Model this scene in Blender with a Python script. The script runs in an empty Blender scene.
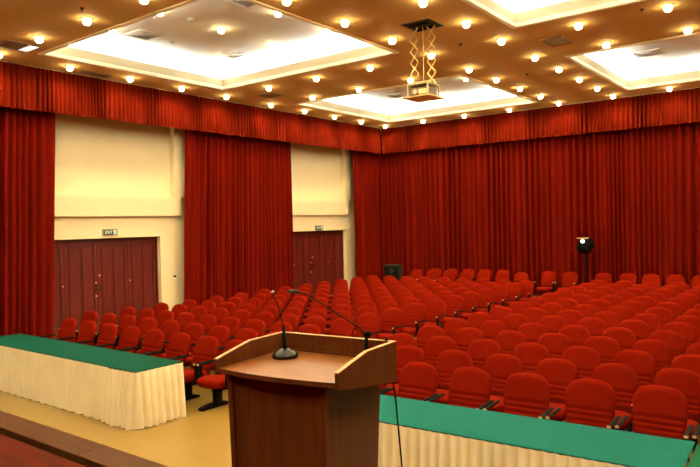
import bpy, bmesh, math, random
from mathutils import Vector, Matrix
random.seed(7)
PI = math.pi
C = bpy.context.scene.collection
SC = bpy.context.scene

# ------------------------------------------------------------------ camera
F_PX, YAW, PITCH, ROLL = 651.0, math.radians(37.416), math.radians(-0.86), math.radians(-1.332)
CAM_H = 2.6
fw = Vector((-math.sin(YAW)*math.cos(PITCH), math.cos(YAW)*math.cos(PITCH), math.sin(PITCH)))
rt0 = Vector((math.cos(YAW), math.sin(YAW), 0)); up0 = rt0.cross(fw)
rt = rt0*math.cos(ROLL) + up0*math.sin(ROLL)
up = -rt0*math.sin(ROLL) + up0*math.cos(ROLL)
cam_d = bpy.data.cameras.new('camera'); cam = bpy.data.objects.new('camera', cam_d); C.objects.link(cam)
cam_d.sensor_width = 36.0; cam_d.lens = F_PX/700*36.0; cam_d.clip_end = 200
cam.matrix_world = Matrix(((rt.x, up.x, -fw.x, 0), (rt.y, up.y, -fw.y, 0), (rt.z, up.z, -fw.z, CAM_H), (0, 0, 0, 1)))
SC.camera = cam

# ------------------------------------------------------------------ world, exposure
w = bpy.data.worlds.new('world'); SC.world = w; w.use_nodes = True
w.node_tree.nodes['Background'].inputs[0].default_value = (.9, .8, .65, 1)
w.node_tree.nodes['Background'].inputs[1].default_value = .02
SC.view_settings.view_transform = 'Standard'; SC.view_settings.look = 'None'
SC.view_settings.gamma = 1.0; SC.view_settings.use_curve_mapping = False
SC.view_settings.exposure = 0.80
SPOT_W, SPOT_COL = 58.0, (1.0, .72, .32)
COVE_E, COVE_COL = 100.0, (.92, .99, .98)

# pixel of the photograph -> point of the hall on a known plane
def ray(px, py):
    return rt*(px-350) + up*(233.5-py) + fw*F_PX
def at_x(px, py, x): d = ray(px, py); return d*(x/d.x) + Vector((0, 0, CAM_H))
def at_y(px, py, y): d = ray(px, py); return d*(y/d.y) + Vector((0, 0, CAM_H))
def at_z(px, py, z): d = ray(px, py); return d*((z-CAM_H)/d.z) + Vector((0, 0, CAM_H))

# ------------------------------------------------------------------ materials
def srgb(r, g, b):
    return tuple(((c/255)/12.92 if c/255 <= .04045 else ((c/255+.055)/1.055)**2.4) for c in (r, g, b))
def mat(name, col, rough=.6, spec=.4, metal=0, noise=None, bump=None, sheen=0, emit=None, emit_s=0, coords='Object'):
    """noise=(scale, strength, stretch xyz) mottles the colour; bump=(scale, strength, stretch)"""
    m = bpy.data.materials.new(name); m.use_nodes = True
    nt = m.node_tree; b = nt.nodes['Principled BSDF']
    b.inputs['Base Color'].default_value = (*col, 1); b.inputs['Roughness'].default_value = rough
    b.inputs['Specular IOR Level'].default_value = spec; b.inputs['Metallic'].default_value = metal
    if sheen:
        b.inputs['Sheen Weight'].default_value = sheen; b.inputs['Sheen Roughness'].default_value = .4
        b.inputs['Sheen Tint'].default_value = (min(1, col[0]*2+.2), col[1]*2+.05, col[2]*2+.03, 1)
    if emit:
        b.inputs['Emission Color'].default_value = (*emit, 1); b.inputs['Emission Strength'].default_value = emit_s
    tc = nt.nodes.new('ShaderNodeTexCoord')
    def tex(sc, st):
        mp = nt.nodes.new('ShaderNodeMapping'); mp.inputs['Scale'].default_value = st
        nt.links.new(tc.outputs[coords], mp.inputs[0])
        n = nt.nodes.new('ShaderNodeTexNoise'); n.inputs['Scale'].default_value = sc; n.inputs['Detail'].default_value = 5
        nt.links.new(mp.outputs[0], n.inputs['Vector']); return n
    if noise:
        n = tex(noise[0], noise[2] if len(noise) > 2 else (1, 1, 1))
        r = nt.nodes.new('ShaderNodeValToRGB'); k = noise[1]
        r.color_ramp.elements[0].position = .3; r.color_ramp.elements[1].position = .7
        r.color_ramp.elements[0].color = (*[c*(1-k) for c in col], 1)
        r.color_ramp.elements[1].color = (*[min(1, c*(1+k)) for c in col], 1)
        nt.links.new(n.outputs['Fac'], r.inputs[0]); nt.links.new(r.outputs[0], b.inputs['Base Color'])
    if bump:
        n = tex(bump[0], bump[2] if len(bump) > 2 else (1, 1, 1))
        bp = nt.nodes.new('ShaderNodeBump'); bp.inputs['Strength'].default_value = bump[1]; bp.inputs['Distance'].default_value = .02
        nt.links.new(n.outputs['Fac'], bp.inputs['Height']); nt.links.new(bp.outputs[0], b.inputs['Normal'])
    return m
M = {}
M['ceil'] = mat('tan_ceiling_paint', (.68, .485, .22), .8, .2, noise=(.6, .04))
M['white'] = mat('white_plaster', (.82, .84, .78), .8, .2, noise=(.8, .02))
M['fascia'] = mat('shaded_beige_fascia', (.38, .30, .18), .8, .2)  # shade on the coffer fascia is put into this darker colour
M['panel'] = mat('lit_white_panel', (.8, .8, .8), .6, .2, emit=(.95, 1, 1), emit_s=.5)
M['louvre'] = mat('pale_louvre', (.52, .53, .50), .7, .2)
M['trim'] = mat('cream_trim_paint', (.90, .84, .68), .6, .3)
M['wall'] = mat('cream_wall_paint', (.82, .74, .53), .75, .25, noise=(1.2, .03))
M['curtain'] = mat('red_curtain_velvet', (.122, .0042, .0010), .85, .02, noise=(3, .18, (1, 1, .15)), sheen=.02)
M['valance'] = mat('red_valance_fabric', (.130, .0075, .0014), .85, .03, noise=(4, .15, (1, 1, .2)), sheen=.02)
M['chair'] = mat('red_plush', (.158, .0058, .0006), .9, .02, noise=(9, .12), bump=(120, .15), sheen=.02)
M['chair_dark'] = mat('red_plush_panel', (.13, .004, .001), .85, .08, noise=(9, .12))
M['black'] = mat('black_plastic', (.005, .0045, .004), .7, .06, noise=(20, .2))
M['tan_cap'] = mat('tan_arm_cap', (.62, .45, .22), .4, .4)
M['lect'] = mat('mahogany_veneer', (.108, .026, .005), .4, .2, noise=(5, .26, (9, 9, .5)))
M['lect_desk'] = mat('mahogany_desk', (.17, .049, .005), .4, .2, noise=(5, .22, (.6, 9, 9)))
M['lect_edge'] = mat('pale_edge_band', (.50, .27, .09), .4, .4, noise=(6, .15, (1, 6, 6)))
M['door'] = mat('dark_red_wood', (.062, .0045, .003), .4, .4, noise=(4, .4, (7, 7, .4)))
M['door_stile'] = mat('red_brown_wood', (.095, .008, .0045), .38, .4, noise=(4, .3, (7, 7, .4)))
M['stage'] = mat('red_stage_boards', (.065, .0065, .0012), .55, .02, noise=(3, .3, (.5, 8, 8)))
M['curb'] = mat('brown_edge_board', (.062, .020, .0035), .5, .05, noise=(4, .25, (.5, 8, 8)))
M['skirt'] = mat('cream_satin_skirt', (.88, .80, .60), .6, .3, noise=(2.5, .06), sheen=.1)
M['green'] = mat('green_baize', (.005, .055, .034), .9, .02, noise=(60, .15))
M['green3'] = mat('teal_green_baize', (.010, .105, .082), .9, .02, noise=(60, .15))
M['green2'] = mat('dark_green_baize', (.010, .085, .035), .9, .02, noise=(60, .15))
M['brass'] = mat('brass', (.88, .66, .30), .35, .5, metal=.6)
M['steel'] = mat('pale_steel', (.6, .6, .58), .3, .5, metal=.7)
M['grille'] = mat('grille_grey', (.30, .26, .20), .6, .3)
M['grille_dark'] = mat('duct_dark', (.05, .045, .04), .8, .2)
M['bronze'] = mat('bronze_base', (.024, .019, .010), .25, .4, metal=.6, noise=(12, .3))
M['proj'] = mat('projector_casing', (.16, .11, .04), .4, .4, noise=(14, .3))
M['glass'] = mat('lens_glass', (.5, .5, .5), .08, .8)
M['signg'] = mat('sign_dark_green', (.02, .05, .03), .4, .4)
M['signw'] = mat('sign_white', (.75, .8, .75), .5, .3, emit=(.8, .95, .85), emit_s=.35)
M['metalframe'] = mat('grey_frame', (.35, .31, .22), .4, .5, metal=.4)
M['lamp'] = mat('warm_lamp', (1, .9, .6), .5, .2, emit=(1.0, .74, .32), emit_s=26)
M['ring'] = mat('lamp_ring', (.8, .7, .5), .35, .5, metal=.3)
M['cove'] = mat('cove_tube', (1, 1, 1), .5, .2, emit=COVE_COL, emit_s=COVE_E)
M['speaker'] = mat('speaker_black', (.016, .020, .013), .7, .25, noise=(30, .3))
# tiled, polished hall floor
def floor_mat():
    m = bpy.data.materials.new('beige_polished_tiles'); m.use_nodes = True; nt = m.node_tree; b = nt.nodes['Principled BSDF']
    tc = nt.nodes.new('ShaderNodeTexCoord'); br = nt.nodes.new('ShaderNodeTexBrick')
    br.offset = 0; br.inputs['Scale'].default_value = 1.0; br.inputs['Brick Width'].default_value = .8; br.inputs['Row Height'].default_value = .8
    br.inputs['Mortar Size'].default_value = .004; br.inputs['Color1'].default_value = (.27, .172, .038, 1); br.inputs['Color2'].default_value = (.28, .18, .04, 1)
    br.inputs['Mortar'].default_value = (.24, .15, .035, 1)
    nt.links.new(tc.outputs['Object'], br.inputs['Vector']); nt.links.new(br.outputs['Color'], b.inputs['Base Color'])
    b.inputs['Roughness'].default_value = .22; b.inputs['Specular IOR Level'].default_value = .45
    return m
M['floor'] = floor_mat()

# ------------------------------------------------------------------ mesh helpers
def finish(name, bm, material, parent=None, smooth=False):
    me = bpy.data.meshes.new(name); bmesh.ops.recalc_face_normals(bm, faces=bm.faces); bm.to_mesh(me); bm.free()
    me.materials.append(M[material])
    if smooth:
        for p in me.polygons: p.use_smooth = True
    o = bpy.data.objects.new(name, me); C.objects.link(o)
    if parent: o.parent = parent
    return o
def box(bm, x0, x1, y0, y1, z0, z1, bevel=0):
    b2 = bmesh.new() if bevel else bm
    vs = [b2.verts.new((x, y, z)) for z in (z0, z1) for y in (y0, y1) for x in (x0, x1)]
    for f in ((0, 1, 3, 2), (4, 6, 7, 5), (0, 4, 5, 1), (2, 3, 7, 6), (0, 2, 6, 4), (1, 5, 7, 3)): b2.faces.new([vs[i] for i in f])
    if bevel:
        bmesh.ops.bevel(b2, geom=b2.edges[:], offset=bevel, segments=2, affect='EDGES')
        me = bpy.data.meshes.new('t'); b2.to_mesh(me); b2.free(); bm.from_mesh(me); bpy.data.meshes.remove(me)
    return bm
def obox(name, x0, x1, y0, y1, z0, z1, material, parent=None, bevel=0):
    return finish(name, box(bmesh.new(), x0, x1, y0, y1, z0, z1, bevel), material, parent)
def loft(bm, rings, cap=True, closed=True):
    R = [[bm.verts.new(p) for p in r] for r in rings]; n = len(R[0])
    for a, b in zip(R, R[1:]):
        for i in range(n if closed else n-1): bm.faces.new((a[i], a[(i+1) % n], b[(i+1) % n], b[i]))
    if cap and closed: bm.faces.new(R[0]); bm.faces.new(R[-1][::-1])
    return bm
def tube(bm, pts, rad, n=8):
    rings = []; pts = [Vector(p) for p in pts]
    for i, p in enumerate(pts):
        t = (pts[min(i+1, len(pts)-1)] - pts[max(i-1, 0)]).normalized()
        a = t.cross(Vector((0, 0, 1)) if abs(t.z) < .95 else Vector((1, 0, 0))).normalized(); b = t.cross(a)
        r = rad[i] if isinstance(rad, (list, tuple)) else rad
        rings.append([p + a*(r*math.cos(2*PI*k/n)) + b*(r*math.sin(2*PI*k/n)) for k in range(n)])
    return loft(bm, rings)
def lathe(bm, prof, cx=0, cy=0, n=20):
    return loft(bm, [[(cx+r*math.cos(2*PI*k/n), cy+r*math.sin(2*PI*k/n), z) for k in range(n)] for r, z in prof])
def prism(bm, poly, axis, a, b):
    """poly of 2D points extruded along axis from a to b"""
    def P(u, v, w): return {'x': (w, u, v), 'y': (u, w, v), 'z': (u, v, w)}[axis]
    return loft(bm, [[P(u, v, a) for u, v in poly], [P(u, v, b) for u, v in poly]])
def tag(o, label, cat, group=None):
    o['label'] = label; o['category'] = cat
    if group: o['group'] = group
    return o
def struct(o, label=None):
    o['kind'] = 'structure'
    if label: o['label'] = label
    return o
def empty(name, loc=(0, 0, 0), rz=0):
    o = bpy.data.objects.new(name, None); o.empty_display_size = .1; C.objects.link(o); o.location = loc; o.rotation_euler = (0, 0, rz); return o
def copy_tree(o, parent=None):
    c = o.copy(); C.objects.link(c); c.parent = parent
    for ch in kids.get(o.name, []): copy_tree(ch, c)
    return c
kids = {}
def learn(o):
    kids[o.name] = list(o.children)
    for c in o.children: learn(c)
ORD = ['first', 'second', 'third', 'fourth', 'fifth', 'sixth', 'seventh', 'eighth', 'ninth', 'tenth', 'eleventh', 'twelfth', 'thirteenth', 'fourteenth', 'fifteenth', 'sixteenth', 'seventeenth', 'eighteenth', 'nineteenth', 'twentieth']

# ------------------------------------------------------------------ room dimensions
U = 3.7
H = CAM_H + U                       # lower ceiling
XV, YV = -3.91*U, 5.70*U            # faces of the valances
XC, YC = XV-.31, YV+.31             # curtain planes
XW, YW = XC-.36, YC+.30             # walls
XR, YF = 2*(-1.73*U) - XW, -4.0     # far right wall, wall behind the stage
STAGE_Z = CAM_H - 1.75
S_EDGE = .5*(at_z(0, 412.6, STAGE_Z).y + at_z(160, 465.9, STAGE_Z).y)
S_IN = .5*(at_z(0, 430.4, STAGE_Z).y + at_z(103, 467, STAGE_Z).y)
CX = [(-3.612*U, -2.080*U), (-1.376*U, .156*U)]
CY = [(-.27*U, 1.10*U), (1.868*U, 3.237*U), (4.004*U, 5.405*U)]

# ------------------------------------------------------------------ floor, walls
struct(obox('floor', XW-.6, XR+.3, YF-.3, YW+.3, -.2, 0, 'floor'))
struct(obox('wall_back', XW-.6, XR+.3, YW, YW+.25, 0, H+1, 'wall'))
struct(obox('wall_right', XR, XR+.25, YF, YW, 0, H+1, 'wall'))
struct(obox('wall_front', XW-.6, XR+.3, YF-.25, YF, 0, H+1, 'wall'))
# left wall with two door openings
DTOP = at_x(100, 238.4, XW).z
ledge0, ledge1 = at_x(120, 216.4, XW+.12).z, at_x(120, 196, XW+.12).z
d1r = at_x(161, 270, XW).y; d1l = d1r - 3.62
d2r = at_x(346.5, 262, XW).y; d2l = d2r - 3.62
def left_wall():
    bm = bmesh.new()
    edges = [YF, d1l, d1r, d2l, d2r, YW]
    for a, b in ((0, 1), (2, 3), (4, 5)): box(bm, XW-.3, XW, edges[a], edges[b], 0, DTOP)
    box(bm, XW-.3, XW, YF, YW, DTOP, ledge0)
    return finish('wall_left', bm, 'wall')
wl = struct(left_wall())
box_up = obox('upper_wall', XW-.45, XW-.10, YF, YW, ledge0+.0, H+1, 'wall', wl)
bay1 = (at_x(54.7, 235, XC).y, at_x(185.4, 225, XC).y); bay2 = (at_x(291, 235, XC).y, at_x(353.2, 235, XC).y)
for a, b in (bay1, bay2):
    obox('ledge_beam', XW-.10, XW+.12, a-.12, b+.06, ledge0, ledge1, 'wall', wl, .01)
    obox('niche_pier', XW-.10, XW+.10, b-.10, b+.25, ledge1, H-.1, 'wall', wl)

# doors: four folding leaves each
def make_door(n, ya, yb):
    root = empty('door_%d' % n, (XW-.2, (ya+yb)/2, 0)); struct(root)
    W = yb-ya; lw = W/4; T = DTOP
    for s in (-1, 1): obox('door_frame', -.10, .06, s*W/2-.03, s*W/2+.03, 0, T, 'door_stile', root)
    obox('door_frame', -.10, .06, -W/2, W/2, T-.06, T, 'door', root)
    for k in range(4):
        y0, y1 = -W/2+.03+k*(lw-.015), -W/2+.03+(k+1)*(lw-.015)-.006
        st = .09
        leaf = finish('door_leaf', box(bmesh.new(), -.03, 0, y0, y1, .01, T-.06), 'door', root)
        for a, b in ((y0, y0+st), (y1-st, y1)): obox('stile', 0, .018, a, b, .01, T-.065, 'door_stile', leaf)
        for a, b in ((.01, .22), (T-.17, T-.065)): obox('rail', 0, .017, y0+st, y1-st, a, b, 'door_stile', leaf)
        for c_, d_ in ((y0+st+.04, (y0+y1)/2-.03), ((y0+y1)/2+.03, y1-st-.04)): obox('raised_panel', 0, .016, c_, d_, .28, T-.23, 'door_stile', leaf, .007)
        if k in (1, 2):
            hy = y1-.05 if k == 1 else y0+.05
            bm = bmesh.new(); tube(bm, [(.02, hy, 1.02), (.06, hy, 1.03), (.06, hy, 1.17), (.02, hy, 1.18)], .010)
            finish('handle', bm, 'bronze', leaf, True)
            for hz in ((.90, 1.24) if k == 1 else (1.42,)):
                bm = bmesh.new(); tube(bm, [(.015, hy, hz), (.035, hy, hz)], .022, 10); finish('lock', bm, 'brass', leaf)
        elif True:
            hy = y1-.045 if k == 0 else y0+.045
            bm = bmesh.new(); tube(bm, [(.015, hy, 1.22), (.03, hy, 1.22)], .016, 10); finish('lock', bm, 'brass', leaf)
    return root
make_door(1, d1l, d1r); make_door(2, d2l, d2r)

# ------------------------------------------------------------------ ceiling with six coffers
TR, FA, TROUGH, UP = .09, .27, .34, .53      # trim width, fascia height, trough width, raised panel height
def ceiling():
    bm = bmesh.new()
    xs = [XW-.5, CX[0][0], CX[0][1], CX[1][0], CX[1][1], XR+.2]; ys = [YF-.2] + [v for c in CY for v in c] + [YW+.2]
    for i in range(5):
        for j in range(7):
            if i in (1, 3) and j in (1, 3, 5): continue
            if i == 2 and j == 5: pass
            vs = [bm.verts.new((x, y, H)) for x, y in ((xs[i], ys[j]), (xs[i], ys[j+1]), (xs[i+1], ys[j+1]), (xs[i+1], ys[j]))]
            bm.faces.new(vs)
    return finish('ceiling', bm, 'ceil')
ceil = struct(ceiling())
def ring_quads(bm, r0, z0, r1, z1):
    (a0, a1, b0, b1), (c0, c1, d0, d1) = r0, r1
    A = [(a0, b0, z0), (a1, b0, z0), (a1, b1, z0), (a0, b1, z0)]; B = [(c0, d0, z1), (c1, d0, z1), (c1, d1, z1), (c0, d1, z1)]
    VA = [bm.verts.new(p) for p in A]; VB = [bm.verts.new(p) for p in B]
    for i in range(4): bm.faces.new((VA[i], VA[(i+1) % 4], VB[(i+1) % 4], VB[i]))
def grow(r, g): return (r[0]-g, r[1]+g, r[2]-g, r[3]+g)
for cx in CX:
    for cy in CY:
        r = (cx[0], cx[1], cy[0], cy[1]); ri = grow(r, -TR)
        bm = bmesh.new(); ring_quads(bm, r, H+.02, r, H-.02); ring_quads(bm, r, H-.02, grow(ri, .03), H-.035); ring_quads(bm, grow(ri, .03), H-.035, ri, H-.02); ring_quads(bm, ri, H-.02, ri, H+.055); ring_quads(bm, ri, H+.055, grow(ri, .05), H+.055)
        finish('coffer_trim', bm, 'trim', ceil)
        bm = bmesh.new(); ri2 = grow(r, -TR*.5)
        ring_quads(bm, ri2, H, ri2, H+FA); ring_quads(bm, ri2, H+FA, grow(ri2, .03), H+FA)
        ring_quads(bm, grow(ri2, .03), H+FA, grow(ri2, .03), H+.14); ring_quads(bm, grow(ri2, .03), H+.14, grow(ri2, TROUGH), H+.14)
        finish('coffer_fascia', bm, 'fascia', ceil)
        bm = bmesh.new(); ro = grow(ri2, TROUGH); ring_quads(bm, ro, H+.14, ro, H+UP)
        bm.faces.new([bm.verts.new(p) for p in ((ro[0], ro[2], H+UP), (ro[1], ro[2], H+UP), (ro[1], ro[3], H+UP), (ro[0], ro[3], H+UP))])
        finish('coffer_panel', bm, 'white', ceil)
        # four fluorescent tubes lying in the trough
        g0, g1 = .11, .15
        rr = grow(ri2, g0); ro2 = grow(ri2, g1)
        for q in ((ro2[0], rr[0], rr[2], rr[3]), (rr[1], ro2[1], rr[2], rr[3]), (rr[0], rr[1], ro2[2], rr[2]), (rr[0], rr[1], rr[3], ro2[3])):
            bm = box(bmesh.new(), q[0], q[1], q[2], q[3], H+.215, H+.255)
            me_o = finish('cove_tube', bm, 'cove', ceil)

# ------------------------------------------------------------------ downlights
GX = [(-3.753+.449*i)*U for i in range(5)] + [(-1.511+.4215*i)*U for i in range(3)] + [(-1.511+.4215*3)*U, (-1.511+.4215*4)*U]
GY = [(1.719+.419*j-2.14)*U for j in range(5)] + [(1.719+.419*j)*U for j in range(5)] + [(3.88+.4155*j)*U for j in range(5)]
spot = bpy.data.lights.new('downlight_beam', 'SPOT')
spot.energy = SPOT_W; spot.color = SPOT_COL; spot.spot_size = math.radians(176); spot.spot_blend = .6; spot.shadow_soft_size = .05
spot_up = spot.copy(); spot_up.energy = SPOT_W*.5
def make_downlight():
    root = empty('downlight')
    bm = bmesh.new(); n = 20
    loft(bm, [[(r*math.cos(2*PI*k/n), r*math.sin(2*PI*k/n), z) for k in range(n)] for r, z in ((.105, 0), (.10, -.014), (.08, -.014), (.078, .0))], cap=False)
    finish('trim_ring', bm, 'ring', root)
    bm = bmesh.new(); lathe(bm, [(.050, -.002), (.066, -.03), (.070, -.055), (.062, -.085), (.040, -.105), (.012, -.113)], 0, 0, 16)
    finish('lamp', bm, 'lamp', root, True)
    return root
dl = make_downlight(); learn(dl); dl_used = [False]
def downlight(x, y, z, label, group, sp):
    o = dl if not dl_used[0] else copy_tree(dl); dl_used[0] = True
    o.location = (x, y, z-.001); tag(o, label, 'downlight', group)
    l = bpy.data.objects.new('beam', sp); C.objects.link(l); l.parent = o; l.location = (0, 0, -.125)
for i in range(10):
    for j in range(15):
        jj = j-5
        if i in (0, 4, 5, 9) or jj in (-5, -1, 0, 4, 5, 9):
            side = 'door-side' if i < 5 else 'far-side'
            if jj == 9: lb, gr = 'warm downlight above the back-wall valance, %s from the corner by the doors' % ORD[i], 'downlights above the back valance'
            elif i == 0: lb, gr = 'warm downlight above the door-side valance, %s from the back corner' % ORD[14-j], 'downlights above the door-side valance'
            elif i in (4, 5): lb, gr = 'warm downlight, %s row of middle ceiling strip, %s from back valance' % (side, ORD[14-j]), 'downlights in the middle strip'
            elif jj in (4, 5): lb, gr = 'warm downlight, cross strip between coffers, %s-side row, %s from door-side valance' % ('stage' if jj == 4 else 'back', ORD[i]), 'downlights in the cross strip'
            elif i == 9: lb, gr = 'warm downlight along the wall opposite the doors, %s from the back valance' % ORD[14-j], 'downlights along the wall opposite the doors'
            else: lb, gr = 'warm downlight over the stage, %s row from the backdrop, %s from the door side' % (ORD[j], ORD[i]), 'downlights over the stage'
            downlight(GX[i], GY[j], H, lb, gr, spot)
names = {(0, 1): 'vented coffer by the near doors', (0, 2): 'back coffer by the far doors', (1, 1): 'coffer opposite the near doors', (1, 2): 'back coffer away from the doors'}
for (cx, cy), nm in names.items():
    for i in (1, 2, 3):
        for j in (1, 2, 3):
            if (i, j) in ((1, 2), (2, 2) if cy == 2 else (9, 9)): continue
            lb = 'downlight inside %s, %s row from stage, %s from door side' % (nm, ORD[j-1], ORD[i-1])
            downlight(GX[cx*5+i], GY[cy*5+j], H+UP, lb, 'downlights in the ' + nm, spot_up)

# ceiling vents and detectors
def vent(px, py, z, sx, sy, label, square=True, pale=False):
    c = at_z(px, py, z); root = empty('ceiling_vent', (c.x, c.y, z)); tag(root, label, 'vent')
    bm = bmesh.new()
    def rq(s0, z0, s1, z1): ring_quads(bm, (-sx*s0, sx*s0, -sy*s0, sy*s0), z0, (-sx*s1, sx*s1, -sy*s1, sy*s1), z1)
    rq(1, 0, 1, -.02); rq(1, -.02, .88, -.02); rq(.88, -.02, .88, 0); finish('vent_frame', bm, 'white' if square else 'grille', root)
    obox('duct', -sx*.88, sx*.88, -sy*.88, sy*.88, -.004, -.001, 'louvre' if square else ('grille' if pale else 'grille_dark'), root)
    if square:
        for s in (.78, .52, .26):
            bm = bmesh.new(); ring_quads(bm, (-sx*s, sx*s, -sy*s, sy*s), -.006, (-sx*(s-.16), sx*(s-.16), -sy*(s-.16), sy*(s-.16)), -.028); finish('louvre', bm, 'white', root)
    else:
        n = max(4, int(sy*2/.06))
        for k in range(n):
            y = -sy*.84+(k+.5)*sy*1.68/n; bm = bmesh.new()
            loft(bm, [[(-sx*.87, y-.012, -.004), (-sx*.87, y+.012, -.018)], [(sx*.87, y-.012, -.004), (sx*.87, y+.012, -.018)]], cap=False, closed=False)
            finish('louvre', bm, 'louvre' if pale else 'grille', root)
    return root
vent(144, 34.5, H+UP, .30, .30, 'square white air diffuser in the big coffer by the near doors')
vent(246, 0, H+UP, .30, .30, 'square white air diffuser at the middle-strip side of the near-door coffer')
vent(232.5, 55, H+UP, .22, .22, 'square air diffuser beside a downlight at the far end of the near-door coffer')
vent(398, 95, H+UP, .30, .30, 'square air diffuser above the projector in the back coffer')
vent(648, 53, H+UP, .34, .34, 'square white air diffuser in the back coffer away from the doors')
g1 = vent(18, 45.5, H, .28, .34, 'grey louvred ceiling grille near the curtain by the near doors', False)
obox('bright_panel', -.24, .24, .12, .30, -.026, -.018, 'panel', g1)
vent(557, 41, H, .22, .34, 'pale grey ceiling grille between the two coffers away from the doors', False, True)
vent(95, 74, H, .14, .36, 'dark slim ceiling grille above the near-door valance', False)
vent(270, 95, H, .26, .26, 'dark ceiling grille in the cross strip near the door-side valance', False)
for (px, py, z, lb) in ((191, 18.5, H+UP, 'white smoke detector near a downlight in the near-door coffer'), (172, 41.5, H+UP, 'pale round smoke detector beside the air diffuser in the near-door coffer'),
                        (460.5, 44, H, 'dark sprinkler head in the middle ceiling strip beside the projector'), (527, 73.8, H, 'dark sprinkler head in the middle strip near the back coffers'),
                        (82, 8, H, 'dark sprinkler head in the tan ceiling beside the near-door coffer'), (642, 9, H, 'dark sprinkler head in the cross strip away from the doors')):
    c = at_z(px, py, z); o = empty('smoke_detector' if 'smoke' in lb else 'sprinkler_head', (c.x, c.y, z)); tag(o, lb, 'smoke detector' if 'smoke' in lb else 'sprinkler')
    big = 'smoke' in lb
    bm = bmesh.new(); lathe(bm, [(.075, 0), (.075, -.02), (.05, -.045), (.01, -.05)] if big else [(.04, 0), (.04, -.01), (.015, -.015), (.012, -.05)], n=14); finish('housing', bm, 'white' if big else 'grille_dark', o, True)
    bm = bmesh.new(); lathe(bm, [(.02, -.05), (.02, -.056)] if big else [(.03, -.05), (.03, -.056)], n=12); finish('sensor' if big else 'deflector', bm, 'grille', o)

# ------------------------------------------------------------------ curtains and valances
def pleated(name, p0, p1, z0, z1, amp, wl, material, nrm, seed, hem=0, zn=5, flare=.15, top_amp=1.0, hemwave=0, lean=(0, 0)):
    """cloth hung between two plan points; nrm = plan direction that the folds push towards"""
    rnd = random.Random(seed); L = math.hypot(p1[0]-p0[0], p1[1]-p0[1]); d = ((p1[0]-p0[0])/L, (p1[1]-p0[1])/L)
    step = wl/9; n = int(L/step)+1
    ph = rnd.random()*6; phs = []; am = []; wv = rnd.uniform(.75, 1.35); a = rnd.uniform(.6, 1.15); ta, tw = a, wv; drift = []; dr = 0
    for i in range(n+1):
        phs.append(ph); am.append(a); drift.append(dr)
        ph += 2*PI*step/(wl*wv)
        if rnd.random() < .09: tw = rnd.uniform(.65, 1.5)
        if rnd.random() < .12: ta = rnd.uniform(.35, 1.25)
        wv += (tw-wv)*.2; a += (ta-a)*.2; dr += rnd.uniform(-.05, .05)
    bm = bmesh.new(); rows = []
    for k in range(zn+1):
        t = k/zn; z = z0 + (z1-z0)*t; row = []
        f = amp*(1+flare*(1-t))*(1 if t < 1 else top_amp)
        for i in range(n+1):
            s = min(i*step, L); q = phs[i] + .5*math.sin(3*t+drift[i]*4)
            v = 2.2*abs(math.sin(q/2))**.75 - 1.2 + .30*math.sin(1.15*q+drift[i])
            off = f*am[i]*v
            zz = z + (hemwave*math.sin(s*2*PI/1.55) + hem*rnd.uniform(-1, 1) if k == 0 else 0)
            s2 = s + (lean[0]*(1-s/L)+lean[1]*s/L)*(t-.5)
            row.append((p0[0]+d[0]*s2+nrm[0]*off, p0[1]+d[1]*s2+nrm[1]*off, zz))
        rows.append(row)
    loft(bm, rows, cap=False, closed=False)
    return finish(name, bm, material, None, True)
VB = at_x(120, 121.3, XV).z
cz = .03
tag(pleated('curtain', (XC, 1.0), (XC, bay1[0]), cz, VB+.2, .10, .16, 'curtain', (1, 0), 1, lean=(0, .24)), 'long red curtain hanging on the stage side of the near doors', 'curtain')
tag(pleated('curtain', (XC, bay1[1]), (XC, bay2[0]), cz, VB+.2, .10, .16, 'curtain', (1, 0), 2, lean=(.22, .05)), 'long red curtain hanging between the two cream door bays', 'curtain')
tag(pleated('curtain', (XC, bay2[1]), (XC, YC-.17), cz, VB+.2, .12, .22, 'curtain', (1, 0), 3), 'narrow red curtain between the far doors and the back corner', 'curtain')
tag(pleated('curtain', (XC-.14, YC), (XR-.45, YC), cz, VB+.2, .12, .20, 'curtain', (0, -1), 4), 'wide red curtain covering the whole back wall', 'curtain')
tag(pleated('curtain', (XR-.3, YC-.1), (XR-.3, YF+.3), cz, VB+.2, .075, .26, 'curtain', (-1, 0), 5), 'long red curtain along the wall opposite the doors', 'curtain')
tag(pleated('stage_curtain', (XW+.9, YF+.2), (XR-.7, YF+.2), STAGE_Z+.02, H-.05, .075, .3, 'curtain', (0, 1), 6), 'red backdrop curtain hanging behind the stage', 'curtain')
tag(pleated('valance', (XV, YF+.6), (XV, YV-.09), VB, H-.02, .042, .115, 'valance', (1, 0), 7, .005, 4, .5, .5, .005), 'gathered red valance above the door-side curtains', 'valance')
tag(pleated('valance', (XV+.02, YV), (XR-.5, YV), VB, H-.02, .042, .115, 'valance', (0, -1), 8, .005, 4, .5, .5, .005), 'gathered red valance above the back-wall curtain', 'valance')
struct(obox('trim_1', XV+.05, XR-.5, YV+.03, YV+.05, H-.05, H-.001, 'trim'))
struct(obox('trim_2', XV-.05, XV-.03, YF+.3, YV, H-.05, H-.001, 'trim'))

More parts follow.
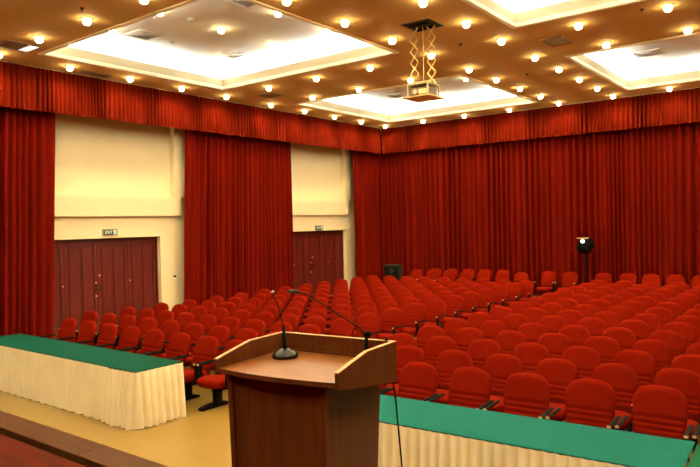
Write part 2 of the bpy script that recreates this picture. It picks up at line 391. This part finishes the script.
# ------------------------------------------------------------------ stage
def stage():
    root = obox('stage', XW+.35, XR-.6, YF+.05, S_IN-.055, 0, STAGE_Z, 'stage'); struct(root)
    obox('stage_front', XW+.35, XR-.6, S_IN-.055, S_EDGE-.03, 0, STAGE_Z-.045, 'grille_dark', root)  # its dark colour, in the groove behind the edge boards, stands for their shadow
    x = XW+.35; k = 0
    seam = at_z(96, 452, STAGE_Z).x
    xs = [XW+.35] + [seam+1.6*k for k in range(-7, 5)]; xs = sorted(v for v in xs if v < XR-.7 and v >= XW+.35) + [XR-.6]
    for a, b in zip(xs, xs[1:]): obox('edge_board', a+.002, b-.002, S_IN, S_EDGE, STAGE_Z-.045, STAGE_Z+.022, 'curb', root, .004)
stage()

# ------------------------------------------------------------------ auditorium chairs
def se(w, a, n, e=3.0):
    out = []
    for k in range(n):
        t = 2*PI*k/n; c, s = math.cos(t), math.sin(t)
        out.append((math.copysign(abs(c)**(2/e), c)*w, math.copysign(abs(s)**(2/e), s)*a))
    return out
def make_chair():
    root = empty('auditorium_chair')
    # reclined backrest with three creases near the bottom
    bm = bmesh.new(); rings = []; n = 22
    base = Vector((0, .285, .43)); top = Vector((0, .455, .895)); ax = top-base; nr = Vector((0, -ax.z, ax.y)).normalized()
    for v in (0, .012, .05, .09, .11, .13, .2, .225, .245, .32, .345, .365, .45, .6, .72, .8, .87, .92, .955, .98, .995, 1.0):
        e = 1.0
        if v > .60: e = max(0, 1-((v-.60)/.40)**2.5)**(1/2.5)
        wd = .254*max(.24, e)
        if v < .05: wd *= .94
        wd *= .93 + .07*min(1, v/.4)
        th = .052
        if v > .86: th *= max(.25, (1-((v-.86)/.14)**2)**.5) if v < 1 else .25
        if v < .012: th *= .6
        for g in (.11, .225, .345):
            if abs(v-g) < .004: th *= .78
        c = base+ax*v
        rings.append([tuple(c + Vector((x, 0, 0)) + nr*y) for x, y in se(wd, th, n, 3.2)])
    loft(bm, rings); finish('backrest', bm, 'chair', root, True)
    # lower back panel
    bm = bmesh.new(); box(bm, -.215, .215, .235, .275, .33, .47, .012); finish('lower_back_panel', bm, 'chair_dark', root)
    # seat cushion
    bm = bmesh.new(); rings = []
    for z, s in ((.335, .80), (.345, .93), (.37, 1.0), (.41, 1.0), (.44, .95), (.455, .84), (.462, .6), (.464, .2)):
        rings.append([(x, y+.01, z - .02 - .03*((y+.25)/.5 if y > 0 else .4)) for x, y in se(.25*s, .265*s, 24, 3.4)])
    loft(bm, rings); finish('seat', bm, 'chair', root, True)
    # pedestal and foot
    bm = bmesh.new(); box(bm, -.05, .05, -.06, .06, .05, .34, .012); finish('pedestal', bm, 'black', root)
    bm = bmesh.new(); prism(bm, [(-.32, 0), (.19, 0), (.19, .035), (.10, .06), (-.12, .065), (-.30, .04), (-.32, .02)], 'x', -.045, .045); finish('foot', bm, 'black', root)
    for s in (-1, 1):
        x = s*.298
        bm = bmesh.new(); box(bm, x-.022, x+.022, -.10, .30, .565, .590, .009)
        a = finish('armrest', bm, 'black', root)
        bm = bmesh.new(); box(bm, x-.020, x+.020, -.112, -.094, .566, .591, .006); finish('arm_cap', bm, 'tan_cap', a)
        bm = bmesh.new(); prism(bm, [(-.095, .57), (-.045, .57), (-.015, .36), (-.045, .335), (-.09, .37)], 'x', x-.018, x+.018); finish('arm_post', bm, 'black', root)
        bm = bmesh.new(); box(bm, min(s*.20, x), max(s*.20, x), -.05, .03, .335, .365); finish('side_bracket', bm, 'black', root)
    return root
chair0 = make_chair(); learn(chair0); ch_used = [False]; rc = random.Random(3)
TOPY = .455
def chair(x, ytop, rz, label, group):
    o = chair0 if not ch_used[0] else copy_tree(chair0); ch_used[0] = True
    o.location = (x+TOPY*math.sin(rz), ytop-TOPY*math.cos(rz), 0); o.rotation_euler = (0, 0, rz + rc.uniform(-.015, .015)); tag(o, label, 'chair', group)
G1, G2, G3 = 'red auditorium chairs in the door-side block', 'red auditorium chairs in the block away from the doors', 'red auditorium chairs along the back curtain'
for k in range(14):
    y = 6.73 + .834*k
    nc = 8 if k == 0 else 9
    xr_ = -7.29 if k == 0 else (-7.30 if k < 3 else -7.23)
    xl_ = (-11.98, -12.62, -12.52, -12.48)[k] if k < 4 else -12.43
    for c in range(nc):
        x = xr_ + (xl_-xr_)*c/(nc-1)
        chair(x, y + .02*(x+7.2) * (1 if k > 3 else .3), 0, 'red plush chair, door-side block, %s row from stage, %s seat from centre aisle' % (ORD[k], ORD[c]), G1)
for k in range(14):
    for c in range(9):
        x = -5.46 + .657*c
        y = 6.77 + .90*k + .115*(x+4.2)*(1 if k < 6 else .8)
        p = Vector((x, y, .6-CAM_H)); dpt = p.dot(fw)
        if 350 + F_PX*p.dot(rt)/dpt > 760: continue
        chair(x, y, .05, 'red plush chair, block away from doors, %s row from stage, %s seat from centre aisle' % (ORD[k], ORD[c]), G2)
# loose chairs along the back curtain
xa = [at_y(px, 271.5, 20.85).x for px in (570.7, 604, 628.5, 651, 674.5, 698)]
for i_ in range(2, len(xa)): xa[i_] = max(xa[i_], xa[i_-1]+.66)
x_end = at_y(417, 271.5, 19.95).x; v_ = xa[0]-.68; left = []
while v_ > x_end-.1: left.append(v_); v_ -= .66
for n_, x in enumerate(sorted(left)+xa):
    chair(x, 20.15 if x < -8 else 20.85, 0, 'red plush chair in the last row, %s from the corner loudspeaker' % ORD[n_], G3)
for n_ in range(len(left)-2):
    if sorted(left)[n_]+.31 > -8.9: continue
    chair(sorted(left)[n_]+.31, 20.97, 0, 'red plush chair against the back curtain, %s from the corner loudspeaker' % ORD[n_], G3)

# ------------------------------------------------------------------ skirted tables
TZ = CAM_H - 1.86
def make_table(x0, x1, y0, y1, rz, lab, cloth_mat='green', splits=None, piv=None):
    cx, cy = (x0+x1)/2, (y0+y1)/2; W, D = (x1-x0)/2, (y1-y0)/2
    root = empty('conference_table', (cx, cy, 0), rz); tag(root, 'long conference table hidden under ' + lab, 'table')
    obox('tabletop', -W, W, -D, D, TZ-.04, TZ-.008, 'door', root)
    for sx in (-1, 1):
        for sy in (-1, 1): obox('leg', sx*(W-.12)-.025, sx*(W-.12)+.025, sy*(D-.09)-.025, sy*(D-.09)+.025, 0, TZ-.04, 'grille_dark', root)
    cl = obox('tablecloth', -W-.012, W+.012, -D-.012, D+.012, TZ-.007, TZ, cloth_mat, None, .003); cl.location = (cx, cy, 0); cl.rotation_euler.z = rz
    tag(cl, 'green baize cloth lying on ' + lab, 'tablecloth')
    return (cx, cy, W, D, rz)
def skirt(tb, path, seed, wl, label, amp=.016):
    cx, cy, W, D, rz = tb; rnd = random.Random(seed)
    pts = []; ph = 0
    nrms = []
    for (a, b) in zip(path, path[1:]):
        L = math.hypot(b[0]-a[0], b[1]-a[1]); n = max(2, int(L/(wl/8))); d = ((b[0]-a[0])/L, (b[1]-a[1])/L); nr = (d[1], -d[0])
        for i in range(n+1):
            s = L*i/n
            edge = min(1, min(s, L-s)/.05)
            pts.append((a[0]+d[0]*s, a[1]+d[1]*s, nr, ph + 2*PI*s/wl + .7*math.sin(s*3.1+seed), .3+.7*edge))
        ph += 2*PI*L/wl
    rows = []
    hems = [rnd.uniform(-.006, .006) for _ in pts]
    for t in (0, .12, .4, .75, .97, 1.0):
        z = TZ-.008 - (TZ-.016)*t; row = []
        for i, (x, y, nr, q, e) in enumerate(pts):
            s = math.sin(q); v = 2.0*abs(math.sin(q/2))**.5 - 1.0 + .2*math.sin(.37*q+seed)
            off = .014 + amp*(.25+.75*min(1, t*2.2))*v*e + .048*t
            row.append((x+nr[0]*off, y+nr[1]*off, z + (hems[i]*.6+.008*math.sin(q*.31) if t > .96 else 0)))
        rows.append(row)
    bm = bmesh.new(); loft(bm, rows, cap=False, closed=False)
    o = finish('table_skirt', bm, 'skirt', None, True); o.location = (cx, cy, 0); o.rotation_euler.z = rz
    tag(o, label, 'table skirt')
tl = make_table(-12.0, -7.36, 4.98, 5.72, 0, 'the skirted table in front of the near doors')
sx = at_z(109, 366, TZ).x - tl[0]
skirt(tl, [(-tl[2], tl[3]), (-tl[2], -tl[3]), (sx+.03, -tl[3])], 1, .075, 'pleated cream skirt on the curtain-side stretch of the door-side table', .018)
skirt(tl, [(sx-.03, -tl[3]-.03), (tl[2], -tl[3]), (tl[2], tl[3])], 2, .108, 'pleated cream skirt wrapping the aisle end of the door-side table', .055)
tr = make_table(-4.50, -1.0, 5.03, 5.83, .055, 'the skirted table beyond the lectern', 'green3')
skirt(tr, [(-tr[2], tr[3]), (-tr[2], -tr[3]), (tr[2], -tr[3])], 3, .10, 'pleated cream skirt hanging from the table beyond the lectern', .034)
tq = make_table(-.96, 1.0, 5.15, 5.93, .055, 'the darker table end next to the lectern-side table', 'green2')
skirt(tq, [(-tq[2], -tq[3]), (tq[2], -tq[3]), (tq[2], tq[3])], 4, .10, 'pleated cream skirt on the darker-topped end table', .030)

# ------------------------------------------------------------------ lectern
def lectern():
    W2, D2 = .3603, .2725
    root = empty('lectern', (-2.1467, 2.4280, STAGE_Z), .102); tag(root, 'brown wooden lectern with raised rim standing at the stage edge', 'lectern')
    def Z(v): return CAM_H + v - STAGE_Z
    zr, zn, zd, zb = Z(-.60), Z(-.650), Z(-.693), Z(-.714)
    x0, x1, y0, y1, ym = -W2, W2, -D2, D2, -.018
    arc = [(x0+.018+(x1-x0-.036)*k_/14, y0+.004-.030*math.sin(PI*k_/14)) for k_ in range(15)]
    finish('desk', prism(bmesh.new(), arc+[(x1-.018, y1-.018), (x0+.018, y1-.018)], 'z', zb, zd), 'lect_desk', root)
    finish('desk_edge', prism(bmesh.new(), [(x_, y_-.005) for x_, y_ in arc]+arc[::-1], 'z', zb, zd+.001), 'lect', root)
    prof = [(y0, zb-.01), (y0, zn), (ym, zr), (y1, zr), (y1, Z(-.80)), (y0+.30, Z(-.77))]
    for a, b in ((x0, x0+.018), (x1-.018, x1)):
        s = finish('side_panel', prism(bmesh.new(), prof, 'x', a, b), 'lect', root)
        e = [(y0, zn), (ym, zr), (y1, zr), (y1, zr+.004), (ym-.001, zr+.004), (y0-.001, zn+.004)]
        finish('edge_band', prism(bmesh.new(), e, 'x', a-.001, b+.001), 'lect_edge', s)
    bp = obox('back_panel', x0+.018, x1-.018, y1-.018, y1, zb-.03, zr, 'lect', root)
    obox('edge_band', x0+.017, x1-.017, y1-.019, y1+.001, zr, zr+.004, 'lect_edge', bp)
    obox('desk_bead', x0+.018, x1-.018, y1-.026, y1-.018, zd, zd+.012, 'lect', root)
    # tapering body
    bx0, bx1, by0, by1 = -.305, .282, -.248, .250
    tp = .12; ty = .05; zt = zb
    def slab(name, ax0, ax1, ay0, ay1, material, parent):
        def S(x): return x*(1-tp)
        bm = bmesh.new()
        loft(bm, [[(S(ax0), ay0, 0.0), (S(ax1), ay0, 0.0), (S(ax1), ay1-ty, 0.0), (S(ax0), ay1-ty, 0.0)] , [(ax0, ay0, zt), (ax1, ay0, zt), (ax1, ay1, zt), (ax0, ay1, zt)]])
        return finish(name, bm, material, parent)
    slab('body_side', bx0, bx0+.03, by0, by1, 'lect', root); slab('body_side', bx1-.03, bx1, by0, by1, 'lect', root)
    slab('body_panel', bx0+.03, bx1-.03, by0+.012, by1, 'lect', root)
    obox('plinth', bx0*.88-.012, bx1*.88+.012, by0-.01, by1-ty+.008, 0, .06, 'lect', root)
    return root
lectern()
# desk microphone on a round base
def mic1():
    p = at_z(285.3, 357.5, CAM_H-.6925); zb = CAM_H-.6925
    root = empty('desk_microphone', (p.x, p.y, zb)); tag(root, 'gooseneck microphone on a round bronze base on the lectern desk', 'microphone')
    bm = bmesh.new(); lathe(bm, [(.066, 0), (.070, .008), (.066, .020), (.050, .034), (.030, .042), (.022, .048)], n=28); finish('base', bm, 'bronze', root, True)
    yy = p.y
    def L(px, py): q = at_y(px, py, yy); return (q.x-p.x, 0, q.z-zb)
    a = L(284.6, 345); b = L(283.4, 326); c = L(280.2, 312); d = L(273, 293)
    bm = bmesh.new(); tube(bm, [(0, 0, .045), a, b], [.015, .011, .008], 12); finish('stem', bm, 'black', root, True)
    bm = bmesh.new(); tube(bm, [b, c, L(276, 301), d], .0032, 8); finish('gooseneck', bm, 'black', root, True)
    e = L(272.2, 290.8); bm = bmesh.new(); tube(bm, [d, ((d[0]+e[0])/2, 0, (d[2]+e[2])/2), e], [.007, .010, .006], 10); finish('capsule', bm, 'steel', root, True)
mic1()
def mic2():
    yy = 2.60; p = at_y(366.2, 352, yy); zb = CAM_H-.6925
    root = empty('rim_microphone', (p.x, yy, zb)); tag(root, 'long gooseneck microphone bent over the lectern from its audience-side corner', 'microphone')
    def L(px, py): q = at_y(px, py, yy); return (q.x-p.x, 0, q.z-zb)
    t = L(366.4, 334)
    bm = bmesh.new(); lathe(bm, [(.022, 0), (.022, .012), (.010, .018)], n=14); finish('socket', bm, 'black', root)
    bm = bmesh.new(); tube(bm, [(0, 0, .01), t], [.010, .009], 10); finish('stem', bm, 'black', root, True)
    bm = bmesh.new(); tube(bm, [(t[0]-.012, 0, t[2]), (t[0]+.022, 0, t[2]+.002)], .013, 10); finish('clip', bm, 'black', root, True)
    pts = [L(366, 336), L(360, 328), L(345, 318.5), L(328, 308), L(315, 299), L(306, 294), L(299, 292.2)]
    bm = bmesh.new(); tube(bm, pts, .0040, 8); finish('gooseneck', bm, 'black', root, True)
    bm = bmesh.new(); tube(bm, [L(299, 292.2), L(294, 291.6), L(288, 291.4)], [.008, .011, .008], 10); finish('capsule', bm, 'bronze', root, True)
mic2()
def stud():
    p = at_z(388.3, 340.5, CAM_H-.60+.004)
    o = empty('rim_stud', (p.x-.004, p.y-.012, CAM_H-.60+.004)); tag(o, 'tiny dark stud on the lectern rim corner', 'stud')
    bm = bmesh.new(); lathe(bm, [(.007, 0), (.007, .004), (.004, .006), (.004, .012), (.006, .014), (.003, .018)], n=10); finish('knob', bm, 'black', o)
stud()
def cable():
    yy = 2.75; pts = [at_y(a, b, yy) for a, b in ((389.5, 366), (392.5, 374), (394, 388), (396, 402), (398.5, 430), (402, 467))]
    q = pts[-1]; pts += [q+Vector((.03, -.01, -.2)), Vector((q.x+.05, yy-.03, STAGE_Z+.045)), Vector((q.x+.02, yy-.08, STAGE_Z+.030)), Vector((q.x-.08, yy-.10, STAGE_Z+.030))]
    bm = bmesh.new(); tube(bm, pts, .0042, 8); o = finish('microphone_cable', bm, 'black', None, True); tag(o, 'thin black microphone cable hanging down beside the lectern', 'cable')
cable()

# ------------------------------------------------------------------ projector on its ceiling lift
def projector():
    hx, hy = -6.22*U/3.5+.26, 10.06*U/3.5
    pz = at_x(422.5, 98.5, hx).z
    root = empty('projector_lift', (hx, hy, H)); tag(root, 'brass scissor lift lowered from a hatch in the middle ceiling strip', 'projector lift')
    s = .29
    bm = bmesh.new(); ring_quads(bm, (-s, s, -s, s), -.012, (-s-.02, s+.02, -s-.02, s+.02), -.012); ring_quads(bm, (-s-.02, s+.02, -s-.02, s+.02), -.012, (-s-.02, s+.02, -s-.02, s+.02), 0); finish('hatch_frame', bm, 'metalframe', root)
    obox('hatch', -s, s, -s, s, -.008, -.001, 'grille_dark', root)
    for a in (-.16, .12): obox('hatch_bracket', -.2, .2, a, a+.04, -.05, -.008, 'bronze', root)
    zt, zb = -.04, pz-H+.26; nd = 5; hh = (zt-zb)/nd
    dirx = Vector((rt0.x, rt0.y, 0))
    for side in (-1, 1):
        cxy = Vector((0, .155*side, 0)) if False else Vector((.155*side, 0, 0))
        for k in range(nd):
            za, zc = zt-hh*k, zt-hh*(k+1)
            for sg in (-1, 1):
                bm = bmesh.new()
                tube(bm, [(cxy.x+sg*.085, .05*side+.006*sg, za), (cxy.x-sg*.085, .05*side+.006*sg, zc)], .015, 6); finish('scissor_bar', bm, 'brass', root)
            bm = bmesh.new(); tube(bm, [(cxy.x, .05*side-.02, (za+zc)/2), (cxy.x, .05*side+.02, (za+zc)/2)], .014, 8); finish('pivot', bm, 'brass', root)
    bm = bmesh.new(); tube(bm, [(0, .02, zt), (0, .02, zb)], .007, 8); finish('lift_cable', bm, 'brass', root)
    bm = bmesh.new(); tube(bm, [(-.15, 0, (zt+zb)/2), (.15, 0, (zt+zb)/2)], .007, 8); finish('cross_rod', bm, 'brass', root)
    cg = empty('cage'); cg.parent = root
    fr = finish('carriage', box(bmesh.new(), -.22, .22, -.22, .22, zb-.02, zb), 'metalframe', root)
    for sx_ in (-1, 1):
        for sy_ in (-1, 1): obox('cage_post', sx_*.21-.012, sx_*.21+.012, sy_*.21-.012, sy_*.21+.012, pz-H+.02, zb-.02, 'metalframe', fr)
    bpy.data.objects.remove(cg)
    obox('cover_plate', -s, s, -s, s, pz-H, pz-H+.02, 'ceil', root)
    pr = empty('projector', (hx, hy, pz+.02)); tag(pr, 'video projector hanging in the lowered ceiling lift', 'projector')
    bm = bmesh.new(); box(bm, -.19, .19, -.17, .17, .012, .17, .015); finish('casing', bm, 'proj', pr)
    bm = bmesh.new(); tube(bm, [(-.06, -.165, .09), (-.06, -.215, .09)], [.05, .045], 16); finish('lens', bm, 'glass', pr)
    for k in range(4): obox('vent_slot', .188, .194, -.12, .12, .04+k*.03, .052+k*.03, 'grille_dark', pr)
    obox('front_panel', .0, .16, -.176, -.170, .05, .13, 'brass', pr)
    for a in (-.15, .15): obox('foot', a-.02, a+.02, -.05, .05, 0, .012, 'black', pr)
projector()

# ------------------------------------------------------------------ exit signs, switch
def text_mesh(body, size, material, parent, loc):
    cu = bpy.data.curves.new('t', 'FONT'); cu.body = body; cu.size = size; cu.align_x = 'CENTER'; cu.align_y = 'CENTER'; cu.extrude = .001
    to = bpy.data.objects.new('t', cu); C.objects.link(to)
    me = bpy.data.meshes.new_from_object(to.evaluated_get(bpy.context.evaluated_depsgraph_get())); bpy.data.objects.remove(to)
    me.materials.clear(); me.materials.append(M[material])
    o = bpy.data.objects.new('lettering', me); C.objects.link(o); o.parent = parent; o.location = loc; o.rotation_euler = (PI/2, 0, PI/2); return o
def exit_sign(px, py, wd, ht, label):
    p = at_x(px, py, XW+.03); root = empty('exit_sign', (XW, p.y, p.z)); tag(root, label, 'exit sign')
    obox('case', 0, .045, -wd/2, wd/2, -ht/2, ht/2, 'metalframe', root, .006)
    obox('face', .045, .048, -wd/2+.02, wd/2-.02, -ht/2+.02, ht/2-.02, 'signg', root)
    text_mesh('EXIT', ht*.62, 'signw', root, (.050, -wd*.12, 0))
    obox('pictogram_plate', .048, .050, wd*.20, wd*.40, -ht*.32, ht*.32, 'signw', root)
    bm = bmesh.new(); y0 = wd*.30
    tube(bm, [(.0515, y0+.005, ht*.19), (.0515, y0+.005, ht*.25)], .009, 8)
    tube(bm, [(.0515, y0, ht*.14), (.0515, y0-.01, -ht*.02), (.0515, y0+.02, -ht*.12), (.0515, y0+.015, -ht*.27)], .006, 6)
    tube(bm, [(.0515, y0-.01, -ht*.02), (.0515, y0-.025, -ht*.14), (.0515, y0-.045, -ht*.2)], .006, 6)
    tube(bm, [(.0515, y0-.035, ht*.04), (.0515, y0, ht*.11), (.0515, y0+.035, ht*.03)], .005, 6)
    finish('running_figure', bm, 'signg', root)
exit_sign(110.2, 232.3, .42, .17, 'small dark exit sign above the near double doors')
exit_sign(319.3, 227.8, .42, .17, 'small dark exit sign above the far double doors')
def switch():
    p = at_x(174.5, 277.5, XW); o = empty('light_switch', (XW, p.y, p.z)); tag(o, 'small white light switch on the cream wall beside the near doors', 'light switch')
    obox('plate', 0, .012, -.06, .06, -.09, .09, 'trim', o, .003)
    for z in (.01,): obox('rocker', .012, .018, -.045, .045, z, z+.05, 'black', o)
switch()

# ------------------------------------------------------------------ loudspeaker in the corner
def speaker():
    yy = 20.5; a = at_y(385.5, 264.5, yy); b = at_y(400.5, 277, yy); cx = (a.x+b.x)/2; ww = (b.x-a.x)/2*.92; hh = a.z
    o = empty('loudspeaker', (cx, yy, 0), .35); tag(o, 'dark boxy loudspeaker standing on the floor in the back corner', 'loudspeaker')
    obox('cabinet', -ww, ww, -.24, .24, .03, hh, 'speaker', o, .02)
    obox('grille', -ww+.03, ww-.03, -.25, -.238, .08, hh-.05, 'black', o)
    for z, r in ((hh*.35, .2), (hh*.8, .1)):
        bm = bmesh.new(); tube(bm, [(0, -.249, z), (0, -.256, z)], r, 24); finish('driver', bm, 'speaker', o)
    for a_ in (-1, 1):
        for b_ in (-1, 1): obox('foot', a_*(ww-.08)-.03, a_*(ww-.08)+.03, b_*.17-.03, b_*.17+.03, 0, .03, 'black', o)
speaker()
# ------------------------------------------------------------------ spotlight on a stand among the last chairs
def spotlight():
    yy = 20.6; p = at_y(585.5, 244.5, yy); hz = p.z
    o = empty('spotlight_stand', (p.x, yy, 0), .5); tag(o, 'black spotlight on a tall stand in front of the back curtain', 'spotlight')
    bm = bmesh.new(); tube(bm, [(0, 0, .05), (0, 0, hz-.30)], .028, 10); finish('pole', bm, 'black', o)
    for k in range(3):
        t = 2*PI*k/3+.4; bm = bmesh.new(); tube(bm, [(0, 0, .32), (.1*math.cos(t), .1*math.sin(t), .15), (.18*math.cos(t), .18*math.sin(t), .015)], .014, 8); finish('leg', bm, 'black', o)
    bm = bmesh.new(); tube(bm, [(0, 0, hz-.30), (-.26, 0, hz-.25), (-.26, 0, hz-.02)], .012, 8); tube(bm, [(0, 0, hz-.30), (.26, 0, hz-.25), (.26, 0, hz-.02)], .012, 8); finish('yoke', bm, 'black', o)
    bm = bmesh.new(); prof = [(.12, .36), (.20, .30), (.24, .1), (.24, -.12), (.22, -.17)]
    loft(bm, [[(r*math.cos(2*PI*k/20), y, hz-.02-.28*y + r*math.sin(2*PI*k/20)) for k in range(20)] for r, y in prof]); finish('lamp_housing', bm, 'black', o, True)
    obox('tilt_handle', -.27, .06, -.18, -.06, hz+.185, hz+.22, 'brass', o)
    bm = bmesh.new(); c = (-.12, -.18, hz+.11)
    loft(bm, [[(c[0]+r*math.cos(2*PI*k/14), c[1]-d, c[2]+r*math.sin(2*PI*k/14)) for k in range(14)] for r, d in ((.065, 0), (.06, .02), (.03, .035))]); finish('lens', bm, 'lens_lit', o, True)
M['lens_lit'] = mat('lit_lens', (.9, .9, .95), .1, .6, emit=(.9, .93, 1.0), emit_s=1.0)
spotlight()
